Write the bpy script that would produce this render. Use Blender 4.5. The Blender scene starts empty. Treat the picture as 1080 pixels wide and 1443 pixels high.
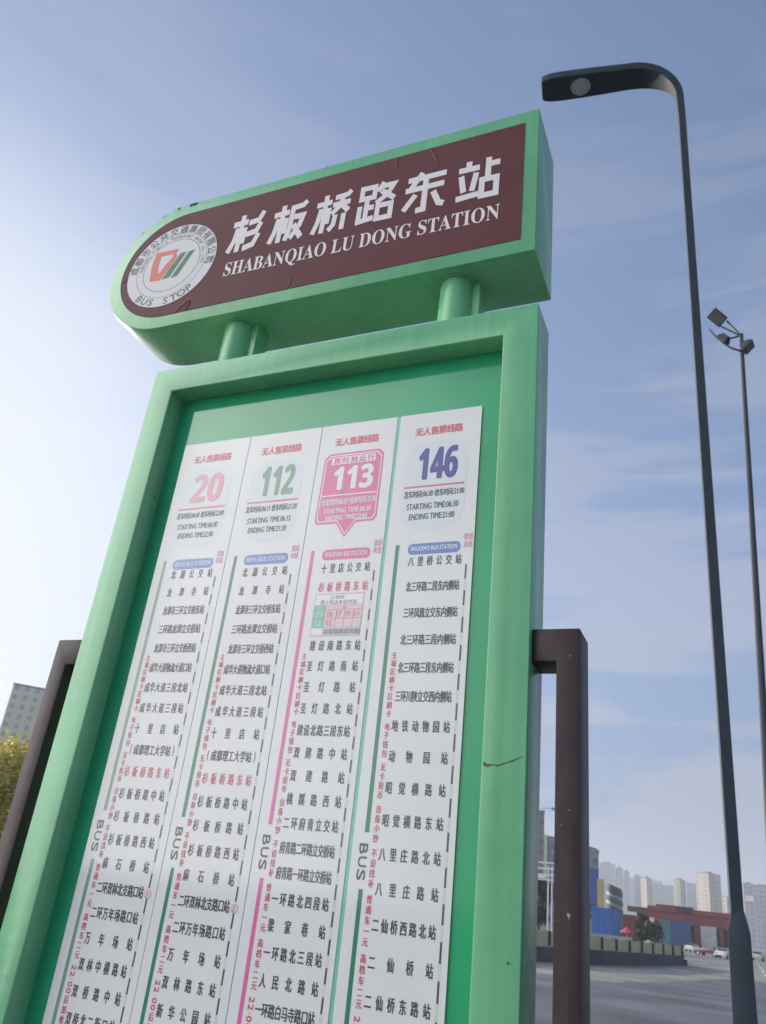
import bpy, bmesh, math, random
from mathutils import Vector, Matrix
sc = bpy.context.scene
COL = sc.collection
R = math.radians
random.seed(7)

# ------------------------------------------------------------------ camera
cam = bpy.data.cameras.new('camera')
camo = bpy.data.objects.new('camera', cam)
COL.objects.link(camo)
rx = Vector((0.919044449727721, 0.379644157945431, 0.10596043017337342))
dn = Vector((-0.07921831631500803, 0.44125732489515573, -0.8938771904386656))
fw = Vector((-0.38611106923375954, 0.8131188637365162, 0.435609866337859))
M = Matrix((( rx.x, -dn.x, -fw.x, 1.31490876), (rx.y, -dn.y, -fw.y, -1.30496198), (rx.z, -dn.z, -fw.z, 1.49999), (0, 0, 0, 1)))
camo.matrix_world = M
cam.sensor_fit = 'VERTICAL'
cam.sensor_height = 36.0
cam.lens = 1124.806 / 1443.0 * 36.0
cam.clip_start = 0.05
cam.clip_end = 9000
cam.dof.use_dof = True
cam.dof.focus_distance = 1.75
cam.dof.aperture_fstop = 9.0
sc.camera = camo

# ------------------------------------------------------------------ sun, sky
SUN_AZ, SUN_EL = 62.0, 17.0          # azimuth counted from +y towards -x
S = Vector((-math.sin(R(SUN_AZ)) * math.cos(R(SUN_EL)), math.cos(R(SUN_AZ)) * math.cos(R(SUN_EL)), math.sin(R(SUN_EL))))
sl = bpy.data.lights.new('sun', 'SUN')
sl.energy = 2.3
sl.angle = R(0.8)
sl.color = (1.0, 0.9, 0.76)
so = bpy.data.objects.new('sun', sl)
COL.objects.link(so)
so.location = (-30, 20, 40)
so.rotation_euler = S.to_track_quat('Z', 'Y').to_euler()

SKY_GAIN, SKY_K, REAR_FILL = 1.0, (0.60, 0.43, 0.245), 15.5
world = bpy.data.worlds.new('World')
sc.world = world
world.use_nodes = True
wn, wl = world.node_tree.nodes, world.node_tree.links
bg = wn['Background']
sky = wn.new('ShaderNodeTexSky')
sky.sky_type = 'NISHITA'
sky.sun_disc = False
sky.sun_elevation = R(SUN_EL)
sky.sun_rotation = R(-SUN_AZ)
sky.altitude = 300
sky.air_density = 1.0
sky.dust_density = 2.2
sky.ozone_density = 2.0
tc = wn.new('ShaderNodeTexCoord')
mp = wn.new('ShaderNodeMapping')
mp.inputs['Scale'].default_value = (1.3, 1.3, 5.0)
mp.inputs['Rotation'].default_value = (R(8), R(6), R(20))
wl.new(tc.outputs['Generated'], mp.inputs['Vector'])
n1 = wn.new('ShaderNodeTexNoise')
n1.inputs['Scale'].default_value = 1.5
n1.inputs['Detail'].default_value = 9
n1.inputs['Roughness'].default_value = 0.52
n1.inputs['Distortion'].default_value = 0.5
wl.new(mp.outputs[0], n1.inputs['Vector'])
mp3 = wn.new('ShaderNodeMapping'); mp3.inputs['Scale'].default_value = (1.6, 1.6, 17.0)
mp3.inputs['Rotation'].default_value = (R(4), R(-3), 0)
wl.new(tc.outputs['Generated'], mp3.inputs['Vector'])
n3 = wn.new('ShaderNodeTexNoise'); n3.inputs['Scale'].default_value = 2.2; n3.inputs['Detail'].default_value = 8; n3.inputs['Distortion'].default_value = 0.8
wl.new(mp3.outputs[0], n3.inputs['Vector'])
add3 = wn.new('ShaderNodeMath'); add3.operation = 'MULTIPLY_ADD'; add3.inputs[1].default_value = 0.42
wl.new(n3.outputs['Fac'], add3.inputs[0])
off3 = wn.new('ShaderNodeMath'); off3.operation = 'SUBTRACT'; off3.inputs[1].default_value = 0.21
wl.new(n1.outputs['Fac'], off3.inputs[0]); wl.new(off3.outputs[0], add3.inputs[2])
cr = wn.new('ShaderNodeMapRange')
cr.inputs['From Min'].default_value = 0.44
cr.inputs['From Max'].default_value = 0.60
cr.inputs['To Min'].default_value = 0.0
cr.inputs['To Max'].default_value = 0.95
cr.interpolation_type = 'SMOOTHSTEP'
wl.new(add3.outputs[0], cr.inputs['Value'])
# soften the clear sky (thin high haze evens it out): c / (1 + k c)
scl = wn.new('ShaderNodeVectorMath'); scl.operation = 'SCALE'; scl.inputs['Scale'].default_value = SKY_GAIN
wl.new(sky.outputs[0], scl.inputs[0])
den = wn.new('ShaderNodeVectorMath'); den.operation = 'MULTIPLY_ADD'
den.inputs[1].default_value = SKY_K; den.inputs[2].default_value = (1, 1, 1)
wl.new(scl.outputs[0], den.inputs[0])
soft = wn.new('ShaderNodeVectorMath'); soft.operation = 'DIVIDE'
wl.new(scl.outputs[0], soft.inputs[0]); wl.new(den.outputs[0], soft.inputs[1])
# thin cloud veil: thicker towards the horizon
sx = wn.new('ShaderNodeSeparateXYZ')
wl.new(tc.outputs['Generated'], sx.inputs[0])
hr = wn.new('ShaderNodeMapRange')
hr.inputs['From Min'].default_value = 0.02
hr.inputs['From Max'].default_value = 0.78
hr.inputs['To Min'].default_value = 1.0
hr.inputs['To Max'].default_value = 0.22
wl.new(sx.outputs['Z'], hr.inputs['Value'])
cm = wn.new('ShaderNodeMath'); cm.operation = 'MULTIPLY'
wl.new(cr.outputs[0], cm.inputs[0]); wl.new(hr.outputs[0], cm.inputs[1])
bw = wn.new('ShaderNodeRGBToBW'); wl.new(soft.outputs[0], bw.inputs[0])
bm_ = wn.new('ShaderNodeMath'); bm_.operation = 'MULTIPLY_ADD'
bm_.inputs[1].default_value = 0.60; bm_.inputs[2].default_value = 0.92
wl.new(bw.outputs[0], bm_.inputs[0])
cc = wn.new('ShaderNodeVectorMath'); cc.operation = 'SCALE'
cc.inputs[0].default_value = (0.90, 0.97, 1.24)
wl.new(bm_.outputs[0], cc.inputs['Scale'])
mx = wn.new('ShaderNodeMix'); mx.data_type = 'RGBA'
wl.new(cm.outputs[0], mx.inputs['Factor'])
wl.new(soft.outputs[0], mx.inputs['A'])
wl.new(cc.outputs[0], mx.inputs['B'])
# murkier air low over the city
lo_ = wn.new('ShaderNodeMapRange'); lo_.interpolation_type = 'SMOOTHSTEP'
lo_.inputs['From Min'].default_value = -0.05; lo_.inputs['From Max'].default_value = 0.42
lo_.inputs['To Min'].default_value = 0.66; lo_.inputs['To Max'].default_value = 1.0
wl.new(sx.outputs['Z'], lo_.inputs['Value'])
ml = wn.new('ShaderNodeVectorMath'); ml.operation = 'SCALE'
wl.new(mx.outputs['Result'], ml.inputs[0]); wl.new(lo_.outputs[0], ml.inputs['Scale'])
# white glow of thin cloud around the hidden sun
gs = wn.new('ShaderNodeVectorMath'); gs.operation = 'DOT_PRODUCT'; gs.inputs[1].default_value = S
wl.new(tc.outputs['Generated'], gs.inputs[0])
gr = wn.new('ShaderNodeMapRange'); gr.interpolation_type = 'SMOOTHSTEP'
gr.inputs['From Min'].default_value = 0.86; gr.inputs['From Max'].default_value = 1.0
gr.inputs['To Max'].default_value = 0.9
wl.new(gs.outputs['Value'], gr.inputs['Value'])
mg_ = wn.new('ShaderNodeMix'); mg_.data_type = 'RGBA'
wl.new(gr.outputs[0], mg_.inputs['Factor']); wl.new(ml.outputs[0], mg_.inputs['A'])
mg_.inputs['B'].default_value = (2.75, 2.85, 3.1, 1)
mx = mg_
# bright cloud bank added out of view, rear left, to fill the sign's front
rear = wn.new('ShaderNodeVectorMath'); rear.operation = 'DOT_PRODUCT'
rear.inputs[1].default_value = (-0.83, -0.50, 0.24)
wl.new(tc.outputs['Generated'], rear.inputs[0])
rr_ = wn.new('ShaderNodeMapRange'); rr_.interpolation_type = 'SMOOTHSTEP'
rr_.inputs['From Min'].default_value = 0.62; rr_.inputs['From Max'].default_value = 1.0
rr_.inputs['To Min'].default_value = 0.0; rr_.inputs['To Max'].default_value = 0.85
wl.new(rear.outputs['Value'], rr_.inputs['Value'])
n2 = wn.new('ShaderNodeTexNoise'); n2.inputs['Scale'].default_value = 2.6; n2.inputs['Detail'].default_value = 6
wl.new(tc.outputs['Generated'], n2.inputs['Vector'])
rc = wn.new('ShaderNodeMapRange'); rc.inputs['From Min'].default_value = 0.3; rc.inputs['From Max'].default_value = 0.7
rc.inputs['To Min'].default_value = REAR_FILL * 0.75; rc.inputs['To Max'].default_value = REAR_FILL * 1.25
wl.new(n2.outputs['Fac'], rc.inputs['Value'])
rcol = wn.new('ShaderNodeVectorMath'); rcol.operation = 'SCALE'; rcol.inputs[0].default_value = (1.0, 0.975, 0.93)
wl.new(rc.outputs[0], rcol.inputs['Scale'])
mx2 = wn.new('ShaderNodeMix'); mx2.data_type = 'RGBA'
wl.new(rr_.outputs[0], mx2.inputs['Factor']); wl.new(mx.outputs['Result'], mx2.inputs['A']); wl.new(rcol.outputs[0], mx2.inputs['B'])
wl.new(mx2.outputs['Result'], bg.inputs['Color'])
bg.inputs['Strength'].default_value = 0.15

sc.view_settings.view_transform = 'Standard'
sc.view_settings.look = 'None'
sc.view_settings.exposure = 1.07
sc.view_settings.gamma = 1.0
sc.cycles.max_bounces = 6
sc.cycles.volume_bounces = 1

# ------------------------------------------------------------------ materials
def mat(name, col, rough=0.6, var=0.0, vscale=6.0, coat=0.0, coat_ior=1.5, coat_rough=0.04, metal=0.0, bump=0.0, bscale=60.0, spec=0.5, speck=None, streak=0):
    m = bpy.data.materials.new(name)
    m.use_nodes = True
    nt = m.node_tree
    b = nt.nodes['Principled BSDF']
    b.inputs['Base Color'].default_value = (*col, 1)
    b.inputs['Roughness'].default_value = rough
    b.inputs['Metallic'].default_value = metal
    b.inputs['Specular IOR Level'].default_value = spec
    if coat:
        b.inputs['Coat Weight'].default_value = coat
        b.inputs['Coat IOR'].default_value = coat_ior
        b.inputs['Coat Roughness'].default_value = coat_rough
    if var or bump or speck:
        t = nt.nodes.new('ShaderNodeTexCoord')
    if var:
        n = nt.nodes.new('ShaderNodeTexNoise')
        n.inputs['Scale'].default_value = vscale
        n.inputs['Detail'].default_value = 6
        nt.links.new(t.outputs['Object'], n.inputs['Vector'])
        r = nt.nodes.new('ShaderNodeMapRange')
        r.inputs['From Min'].default_value = 0.3; r.inputs['From Max'].default_value = 0.7
        r.inputs['To Min'].default_value = 1 - var; r.inputs['To Max'].default_value = 1 + var
        nt.links.new(n.outputs['Fac'], r.inputs['Value'])
        v = nt.nodes.new('ShaderNodeVectorMath'); v.operation = 'SCALE'
        v.inputs[0].default_value = col
        nt.links.new(r.outputs[0], v.inputs['Scale'])
        last = v.outputs[0]
        if streak:      # faint rain streaks running down
            mp2 = nt.nodes.new('ShaderNodeMapping'); mp2.inputs['Scale'].default_value = (55, 55, 1.6)
            nt.links.new(t.outputs['Object'], mp2.inputs['Vector'])
            ns = nt.nodes.new('ShaderNodeTexNoise'); ns.inputs['Scale'].default_value = 1.0; ns.inputs['Detail'].default_value = 5
            nt.links.new(mp2.outputs[0], ns.inputs['Vector'])
            rs = nt.nodes.new('ShaderNodeMapRange'); rs.inputs['From Min'].default_value = 0.35; rs.inputs['From Max'].default_value = 0.65
            rs.inputs['To Min'].default_value = 1 - streak; rs.inputs['To Max'].default_value = 1 + streak
            nt.links.new(ns.outputs['Fac'], rs.inputs['Value'])
            v2 = nt.nodes.new('ShaderNodeVectorMath'); v2.operation = 'SCALE'
            nt.links.new(last, v2.inputs[0]); nt.links.new(rs.outputs[0], v2.inputs['Scale'])
            last = v2.outputs[0]
        if speck:
            n2 = nt.nodes.new('ShaderNodeTexNoise')
            n2.inputs['Scale'].default_value = speck[0]
            n2.inputs['Detail'].default_value = 3
            nt.links.new(t.outputs['Object'], n2.inputs['Vector'])
            r2 = nt.nodes.new('ShaderNodeMapRange')
            r2.inputs['From Min'].default_value = speck[1]; r2.inputs['From Max'].default_value = speck[1] + 0.03
            nt.links.new(n2.outputs['Fac'], r2.inputs['Value'])
            mm = nt.nodes.new('ShaderNodeMix'); mm.data_type = 'RGBA'
            nt.links.new(r2.outputs[0], mm.inputs['Factor'])
            nt.links.new(last, mm.inputs['A'])
            mm.inputs['B'].default_value = (*speck[2], 1)
            last = mm.outputs['Result']
        nt.links.new(last, b.inputs['Base Color'])
        rr = nt.nodes.new('ShaderNodeMapRange')
        rr.inputs['To Min'].default_value = max(rough - 0.12, 0.03); rr.inputs['To Max'].default_value = min(rough + 0.12, 1)
        nt.links.new(n.outputs['Fac'], rr.inputs['Value'])
        nt.links.new(rr.outputs[0], b.inputs['Roughness'])
    if bump:
        n3 = nt.nodes.new('ShaderNodeTexNoise')
        n3.inputs['Scale'].default_value = bscale
        n3.inputs['Detail'].default_value = 4
        nt.links.new(t.outputs['Object'], n3.inputs['Vector'])
        bp = nt.nodes.new('ShaderNodeBump')
        bp.inputs['Strength'].default_value = bump
        bp.inputs['Distance'].default_value = 0.01
        nt.links.new(n3.outputs['Fac'], bp.inputs['Height'])
        nt.links.new(bp.outputs[0], b.inputs['Normal'])
    return m

def facade(name, wall, win, fh=3.0, bw=3.2, wfrac=0.5, hfrac=0.5, rough=0.8, stripe=None):
    m = bpy.data.materials.new(name); m.use_nodes = True
    nt = m.node_tree; b = nt.nodes['Principled BSDF']; N = nt.nodes.new; L = nt.links.new
    t = N('ShaderNodeTexCoord'); s = N('ShaderNodeSeparateXYZ'); L(t.outputs['Object'], s.inputs[0])
    u = N('ShaderNodeMath'); u.operation = 'ADD'; L(s.outputs['X'], u.inputs[0]); L(s.outputs['Y'], u.inputs[1])
    def band(src, size, frac):
        d = N('ShaderNodeMath'); d.operation = 'DIVIDE'; L(src, d.inputs[0]); d.inputs[1].default_value = size
        f = N('ShaderNodeMath'); f.operation = 'FRACT'; L(d.outputs[0], f.inputs[0])
        g = N('ShaderNodeMath'); g.operation = 'LESS_THAN'; L(f.outputs[0], g.inputs[0]); g.inputs[1].default_value = frac
        return g.outputs[0]
    a = band(u.outputs[0], bw, wfrac); c = band(s.outputs['Z'], fh, hfrac)
    k = N('ShaderNodeMath'); k.operation = 'MULTIPLY'; L(a, k.inputs[0]); L(c, k.inputs[1])
    x = N('ShaderNodeMix'); x.data_type = 'RGBA'; L(k.outputs[0], x.inputs['Factor'])
    x.inputs['A'].default_value = (*wall, 1); x.inputs['B'].default_value = (*win, 1)
    last = x.outputs['Result']
    if stripe:
        q = band(u.outputs[0], stripe[1], stripe[2])
        y = N('ShaderNodeMix'); y.data_type = 'RGBA'; L(q, y.inputs['Factor']); L(last, y.inputs['A']); y.inputs['B'].default_value = (*stripe[0], 1)
        last = y.outputs['Result']
    L(last, b.inputs['Base Color']); b.inputs['Roughness'].default_value = rough
    return m

GREEN = (0.18, 0.51, 0.265)
paint = mat('green_paint', GREEN, 0.24, 0.09, 5.0, streak=0.05, bump=0.06, bscale=40, speck=(70, 0.725, (0.06, 0.12, 0.07)))
board_m = mat('green_board', (0.028, 0.37, 0.17), 0.3, 0.12, 3.5, coat=1.0, coat_ior=1.62, coat_rough=0.08, spec=0.0)
paper = mat('white_sheet', (0.80, 0.80, 0.80), 0.5, 0.03, 5.0, coat=1.0, coat_ior=1.62, coat_rough=0.08, spec=0.0)
INK = dict(
    dark=(0.095, 0.10, 0.105), red=(0.66, 0.09, 0.13), green=(0.045, 0.25, 0.15), pink=(0.76, 0.17, 0.38),
    violet=(0.09, 0.08, 0.34), blue=(0.16, 0.25, 0.60), white=(0.85, 0.83, 0.84), softrose=(0.76, 0.36, 0.45), pale=(0.725, 0.775, 0.79),
    grey=(0.42, 0.43, 0.45), mint=(0.22, 0.58, 0.45), rose=(0.74, 0.16, 0.23), sage=(0.20, 0.36, 0.27), blush=(0.78, 0.62, 0.64))
INKM = {k: mat('ink_' + k, v, 0.5, coat=1.0, coat_ior=1.62, coat_rough=0.08, spec=0.0) for k, v in INK.items()}
maroon = mat('maroon_film', (0.132, 0.046, 0.053), 0.55, 0.10, 4.0, bump=0.08, bscale=9, spec=0.2)
letterm = mat('white_film', (0.78, 0.75, 0.76), 0.5)
discm = mat('emblem_white', (0.66, 0.66, 0.68), 0.45, 0.03, 6)
emb_dark = mat('emblem_grey', (0.12, 0.14, 0.16), 0.5)
emb_red = mat('emblem_red', (0.66, 0.16, 0.10), 0.5)
emb_green = mat('emblem_green', (0.03, 0.17, 0.10), 0.5)
rust = mat('rust_crack', (0.16, 0.10, 0.06), 0.9, 0.3, 90)
chipm = mat('dark_chip', (0.03, 0.06, 0.045), 0.9)
brown = mat('brown_post_paint', (0.038, 0.019, 0.023), 0.5, 0.25, 9, bump=0.08, bscale=50, speck=(85, 0.74, (0.35, 0.33, 0.33)))
lampm = mat('slate_metal', (0.034, 0.048, 0.064), 0.7, 0.15, 5, spec=0.3)
lens_m = mat('lamp_lens', (0.44, 0.46, 0.40), 0.2, coat=0.5)
tyre = mat('tyre', (0.02, 0.02, 0.02), 0.8)
glassd = mat('dark_glass', (0.03, 0.04, 0.05), 0.1)
chrome = mat('wheel_metal', (0.4, 0.4, 0.42), 0.35, metal=0.8)
redlight = mat('tail_light', (0.5, 0.02, 0.02), 0.2)

# ------------------------------------------------------------------ mesh helpers
class MB:
    def __init__(self):
        self.v, self.f, self.m, self.mats = [], [], [], []
    def mi(self, m):
        if m not in self.mats: self.mats.append(m)
        return self.mats.index(m)
    def add(self, vs, fs, m):
        o = len(self.v); k = self.mi(m)
        self.v += [tuple(p) for p in vs]
        for f in fs:
            self.f.append([i + o for i in f]); self.m.append(k)
    def quad(self, a, b, c, d, m): self.add([a, b, c, d], [(0, 1, 2, 3)], m)
    def box(self, x0, x1, y0, y1, z0, z1, m, mtx=None):
        vs = [Vector((x, y, z)) for x in (x0, x1) for y in (y0, y1) for z in (z0, z1)]
        if mtx: vs = [mtx @ p for p in vs]
        self.add(vs, [(0, 1, 3, 2), (4, 6, 7, 5), (0, 4, 5, 1), (2, 3, 7, 6), (0, 2, 6, 4), (1, 5, 7, 3)], m)
    def prism(self, pts, y0, y1, m):          # pts (x, z) CCW seen from -y
        n = len(pts)
        vs = [(x, y0, z) for x, z in pts] + [(x, y1, z) for x, z in pts]
        fs = [list(range(n)), list(range(2 * n - 1, n - 1, -1))]
        fs += [(i, i + n, (i + 1) % n + n, (i + 1) % n) for i in range(n)]
        self.add(vs, fs, m)
    def tube(self, path, r, m, n=10, caps=True):
        path = [Vector(p) for p in path]
        rs = r if isinstance(r, (list, tuple)) else [r] * len(path)
        rings = []; up = None
        for i, p in enumerate(path):
            d = (path[min(i + 1, len(path) - 1)] - path[max(i - 1, 0)]).normalized()
            if up is None: up = d.orthogonal().normalized()
            up = (up - d * up.dot(d)).normalized(); w = d.cross(up)
            rings.append([p + (up * math.cos(2 * math.pi * k / n) + w * math.sin(2 * math.pi * k / n)) * rs[i] for k in range(n)])
        vs = [q for g in rings for q in g]; fs = []
        for i in range(len(path) - 1):
            for k in range(n):
                fs.append((i * n + k, i * n + (k + 1) % n, (i + 1) * n + (k + 1) % n, (i + 1) * n + k))
        if caps:
            fs.append(list(range(n))[::-1]); fs.append([len(vs) - n + k for k in range(n)])
        self.add(vs, fs, m)
    def sweep(self, secs, m):                   # secs: lists of equal length points
        n = len(secs[0]); vs = [q for s in secs for q in s]; fs = []
        for i in range(len(secs) - 1):
            for k in range(n):
                fs.append((i * n + k, i * n + (k + 1) % n, (i + 1) * n + (k + 1) % n, (i + 1) * n + k))
        fs.append(list(range(n))[::-1]); fs.append([len(vs) - n + k for k in range(n)])
        self.add(vs, fs, m)
    def build(self, name, parent=None, smooth=None, bevel=0, segs=2, origin=None):
        me = bpy.data.meshes.new(name)
        me.from_pydata(self.v, [], self.f)
        for m in self.mats: me.materials.append(m)
        me.polygons.foreach_set('material_index', self.m)
        if bevel or smooth is not None:
            bm = bmesh.new(); bm.from_mesh(me)
            if bevel:
                bmesh.ops.remove_doubles(bm, verts=bm.verts, dist=1e-5)
                bmesh.ops.recalc_face_normals(bm, faces=bm.faces)
                es = [e for e in bm.edges if len(e.link_faces) == 2 and e.calc_face_angle(0) > R(25)]
                bmesh.ops.bevel(bm, geom=es, offset=bevel, segments=segs, profile=0.5, affect='EDGES', clamp_overlap=True)
            else:
                bmesh.ops.recalc_face_normals(bm, faces=bm.faces)
            if smooth is not None:
                for f in bm.faces: f.smooth = True
                for e in bm.edges:
                    if len(e.link_faces) == 2 and e.calc_face_angle(0) > R(smooth): e.smooth = False
            bm.to_mesh(me); bm.free()
        me.validate()
        o = bpy.data.objects.new(name, me)
        COL.objects.link(o)
        if origin is not None:
            me.transform(Matrix.Translation(-Vector(origin))); o.location = origin
        if parent is not None: attach(o, parent)
        return o

def attach(o, p):
    o.parent = p
    o.matrix_parent_inverse = ROOTW[p.name].inverted()

ROOTW = {}
def thing(name, label, cat, loc, rz=0.0, group=None):
    o = bpy.data.objects.new(name, None)
    o.empty_display_size = 0.3
    COL.objects.link(o); o.location = loc; o.rotation_euler = (0, 0, rz)
    ROOTW[o.name] = Matrix.Translation(Vector(loc)) @ Matrix.Rotation(rz, 4, 'Z')
    o['label'] = label; o['category'] = cat
    if group: o['group'] = group
    return o
def sub(o, parent):            # child of a mesh part whose own matrix is identity in world space
    o.parent = parent
    return o
def tag(o, label, cat, group=None):
    o['label'] = label; o['category'] = cat
    if group: o['group'] = group
    return o
def struct(o, kind='structure'):
    o['kind'] = kind
    return o
def local_part(mb, name, parent, **k):           # mesh written in the thing's own coordinates
    o = mb.build(name, None, **k)
    o.parent = parent
    return o

# ------------------------------------------------------------------ glyphs (Blender's built-in font)
_tc = bpy.data.curves.new('type', 'FONT'); _to = bpy.data.objects.new('type', _tc)
_tc.resolution_u = 3
_cache = {}
def glyph(s):
    if s not in _cache:
        _tc.body = s
        me = bpy.data.meshes.new_from_object(_to)
        _cache[s] = ([(v.co.x, v.co.y) for v in me.vertices], [tuple(p.vertices) for p in me.polygons])
        bpy.data.meshes.remove(me)
    return _cache[s]
def put(mb, s, fn, m, y, bold=0.0):
    vs, fs = glyph(s)
    offs = [(0, 0)] if not bold else [(-bold, 0), (bold, 0), (0, -bold * .7), (0, bold * .7)]
    for k, (a, b) in enumerate(offs):
        pts = []
        for px, pz in vs:
            x, z = fn(px, pz); pts.append((x + a, y - k * 0.00004, z + b))
        mb.add(pts, fs, m)
def cjk(mb, ch, cx, cz, w, h, m, y, bold=0.0, rot=0.0, shear=0.0):
    c, s_ = math.cos(rot), math.sin(rot)
    def fn(px, pz):
        a = (px - 0.5) * w; b = (pz - 0.38) * h; a += shear * b
        return cx + a * c - b * s_, cz + a * s_ + b * c
    put(mb, ch, fn, m, y, bold)
def letter(mb, ch, cx, cz, h, m, y, bold=0.0, rot=0.0, wk=1.0, w=None):
    vs, _ = glyph(ch)
    ax = min(v[0] for v in vs); bx = max(v[0] for v in vs); az = min(v[1] for v in vs); bz = max(v[1] for v in vs)
    k = h / (bz - az); kx = k * wk if w is None else w / (bx - ax)
    c, s_ = math.cos(rot), math.sin(rot)
    def fn(px, pz):
        a = (px - (ax + bx) / 2) * kx; b = (pz - (az + bz) / 2) * k
        return cx + a * c - b * s_, cz + a * s_ + b * c
    put(mb, ch, fn, m, y, bold)
def latin(mb, s, x0, x1, z0, z1, m, y, bold=0.0, tilt=0.0):
    vs, _ = glyph(s)
    ax = min(v[0] for v in vs); bx = max(v[0] for v in vs); az = min(v[1] for v in vs); bz = max(v[1] for v in vs)
    def fn(px, pz):
        t = (px - ax) / (bx - ax)
        return x0 + (x1 - x0) * t, z0 + (z1 - z0) * (pz - az) / (bz - az) + tilt * t
    put(mb, s, fn, m, y, bold)
def msans(s):      # bold sans digits
    return ''.join(chr(0x1D7EC + int(c)) if c.isdigit() else c for c in s)
def mserif(s):
    return ''.join(chr(0x1D400 + ord(c) - 65) if c.isalpha() else c for c in s)
def rect(mb, x0, x1, z0, z1, m, y): mb.quad((x0, y, z0), (x1, y, z0), (x1, y, z1), (x0, y, z1), m)
def poly(mb, pts, m, y): mb.add([(x, y, z) for x, z in pts], [list(range(len(pts)))], m)
def rrect(x0, x1, z0, z1, r, n=5):
    P = []
    for cx, cz, a in ((x1 - r, z0 + r, -90), (x1 - r, z1 - r, 0), (x0 + r, z1 - r, 90), (x0 + r, z0 + r, 180)):
        for k in range(n + 1):
            t = R(a + 90 * k / n); P.append((cx + r * math.cos(t), cz + r * math.sin(t)))
    return P
def ring(mb, cx, cz, r0, r1, m, y, n=72):
    vs = []
    for k in range(n):
        t = 2 * math.pi * k / n
        vs += [(cx + r0 * math.cos(t), y, cz + r0 * math.sin(t)), (cx + r1 * math.cos(t), y, cz + r1 * math.sin(t))]
    mb.add(vs, [(2 * k, 2 * k + 1, (2 * k + 3) % (2 * n), (2 * k + 2) % (2 * n)) for k in range(n)], m)
def disc(cx, cz, r, n=64): return [(cx + r * math.cos(2 * math.pi * k / n), cz + r * math.sin(2 * math.pi * k / n)) for k in range(n)]

# ================================================================== ground
ZT = 2.669                    # height of the frame's top edge above the pavement
def gz(y):
    t = min(max((y - 12) / 60.0, 0), 1)
    return -0.80 * t * t * (3 - 2 * t)

asphalt = mat('worn_asphalt', (0.20, 0.197, 0.187), 0.8, 0.4, 0.22, bump=0.5, bscale=25)
shadeasph = mat('shaded_asphalt', (0.085, 0.095, 0.115), 0.75, 0.5, 0.3, bump=0.6, bscale=40)  # bluish shade tone painted into the near road's colour
earth = mat('dusty_ground', (0.17, 0.165, 0.15), 0.95, 0.2, 0.05)
kerbm = mat('kerb_stone', (0.30, 0.30, 0.29), 0.85, 0.15, 3)
pavem = mat('paving', (0.15, 0.148, 0.142), 0.85, 0.15, 1.5, bump=0.3, bscale=20)

def strip(name, rows, m, lift):
    mb = MB()
    for i in range(len(rows) - 1):
        (ya, a0, a1), (yb, b0, b1) = rows[i], rows[i + 1]
        mb.quad((a0, ya, gz(ya) + lift), (a1, ya, gz(ya) + lift), (b1, yb, gz(yb) + lift), (b0, yb, gz(yb) + lift), m)
    return struct(mb.build(name))
ys = [-3000, -60, -10, 0, 4, 8, 12] + list(range(15, 76, 4)) + [90, 150, 400, 3000]
strip('ground', [(y, -3000, 3000) for y in ys], earth, -0.15)
ys2 = [2.6, 4, 8, 12] + list(range(15, 76, 4)) + [90, 130, 180, 240]
strip('road', [(y, -45, 60) for y in ys2], asphalt, -0.125)
# shade over the near road, painted as darker asphalt with a ragged edge
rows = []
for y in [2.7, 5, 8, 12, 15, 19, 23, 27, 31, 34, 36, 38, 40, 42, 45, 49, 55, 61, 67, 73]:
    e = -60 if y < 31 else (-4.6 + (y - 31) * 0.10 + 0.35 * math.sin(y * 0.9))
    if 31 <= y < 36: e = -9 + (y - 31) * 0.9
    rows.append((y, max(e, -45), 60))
strip('road_shade', rows, shadeasph, -0.121)
mb = MB(); mb.box(-45, 60, -9, 2.45, -0.3, 0.0, pavem); struct(mb.build('pavement'))
mb = MB(); mb.box(-45, 60, 2.452, 2.6, -0.3, 0.012, kerbm); struct(mb.build('kerb'))
linem = mat('road_paint', (0.62, 0.62, 0.6), 0.7, 0.2, 4)
mb = MB()
for k in range(9):
    y = 60 + k * 14
    x = 2.2 - k * 0.15
    mb.quad((x, y, gz(y) - .117), (x + .2, y, gz(y) - .117), (x + .1, y + 6, gz(y + 6) - .117), (x - .1, y + 6, gz(y + 6) - .117), linem)
struct(mb.build('road_marking'))

# ================================================================== bus stop sign
sign = thing('bus_stop_sign', 'tall green framed bus stop sign with maroon name board and four white timetable columns', 'bus stop', (0.5, 0.05, 0))
FD, IL, IR, IT, RD = 0.1034, 0.0668, 0.9257, -0.0703, 0.0454
ZB = -2.22
def Z(z): return z + ZT
# frame: one mitred ring
mb = MB()
outer = [(0, ZB), (1, ZB), (1, 0), (0, 0)]; inner = [(IL, ZB + 0.075), (IR, ZB + 0.075), (IR, IT), (IL, IT)]
vs = []
for y in (0, FD):
    vs += [(x, y, Z(z)) for x, z in outer] + [(x, y, Z(z)) for x, z in inner]
fs = []
for i in range(4):
    j = (i + 1) % 4
    fs += [(i, j, 4 + j, 4 + i), (8 + j, 8 + i, 12 + i, 12 + j), (j, i, 8 + i, 8 + j), (4 + i, 4 + j, 12 + j, 12 + i)]
mb.add(vs, fs, paint)
frame = mb.build('frame', sign, smooth=40, bevel=0.003, segs=2)
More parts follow.
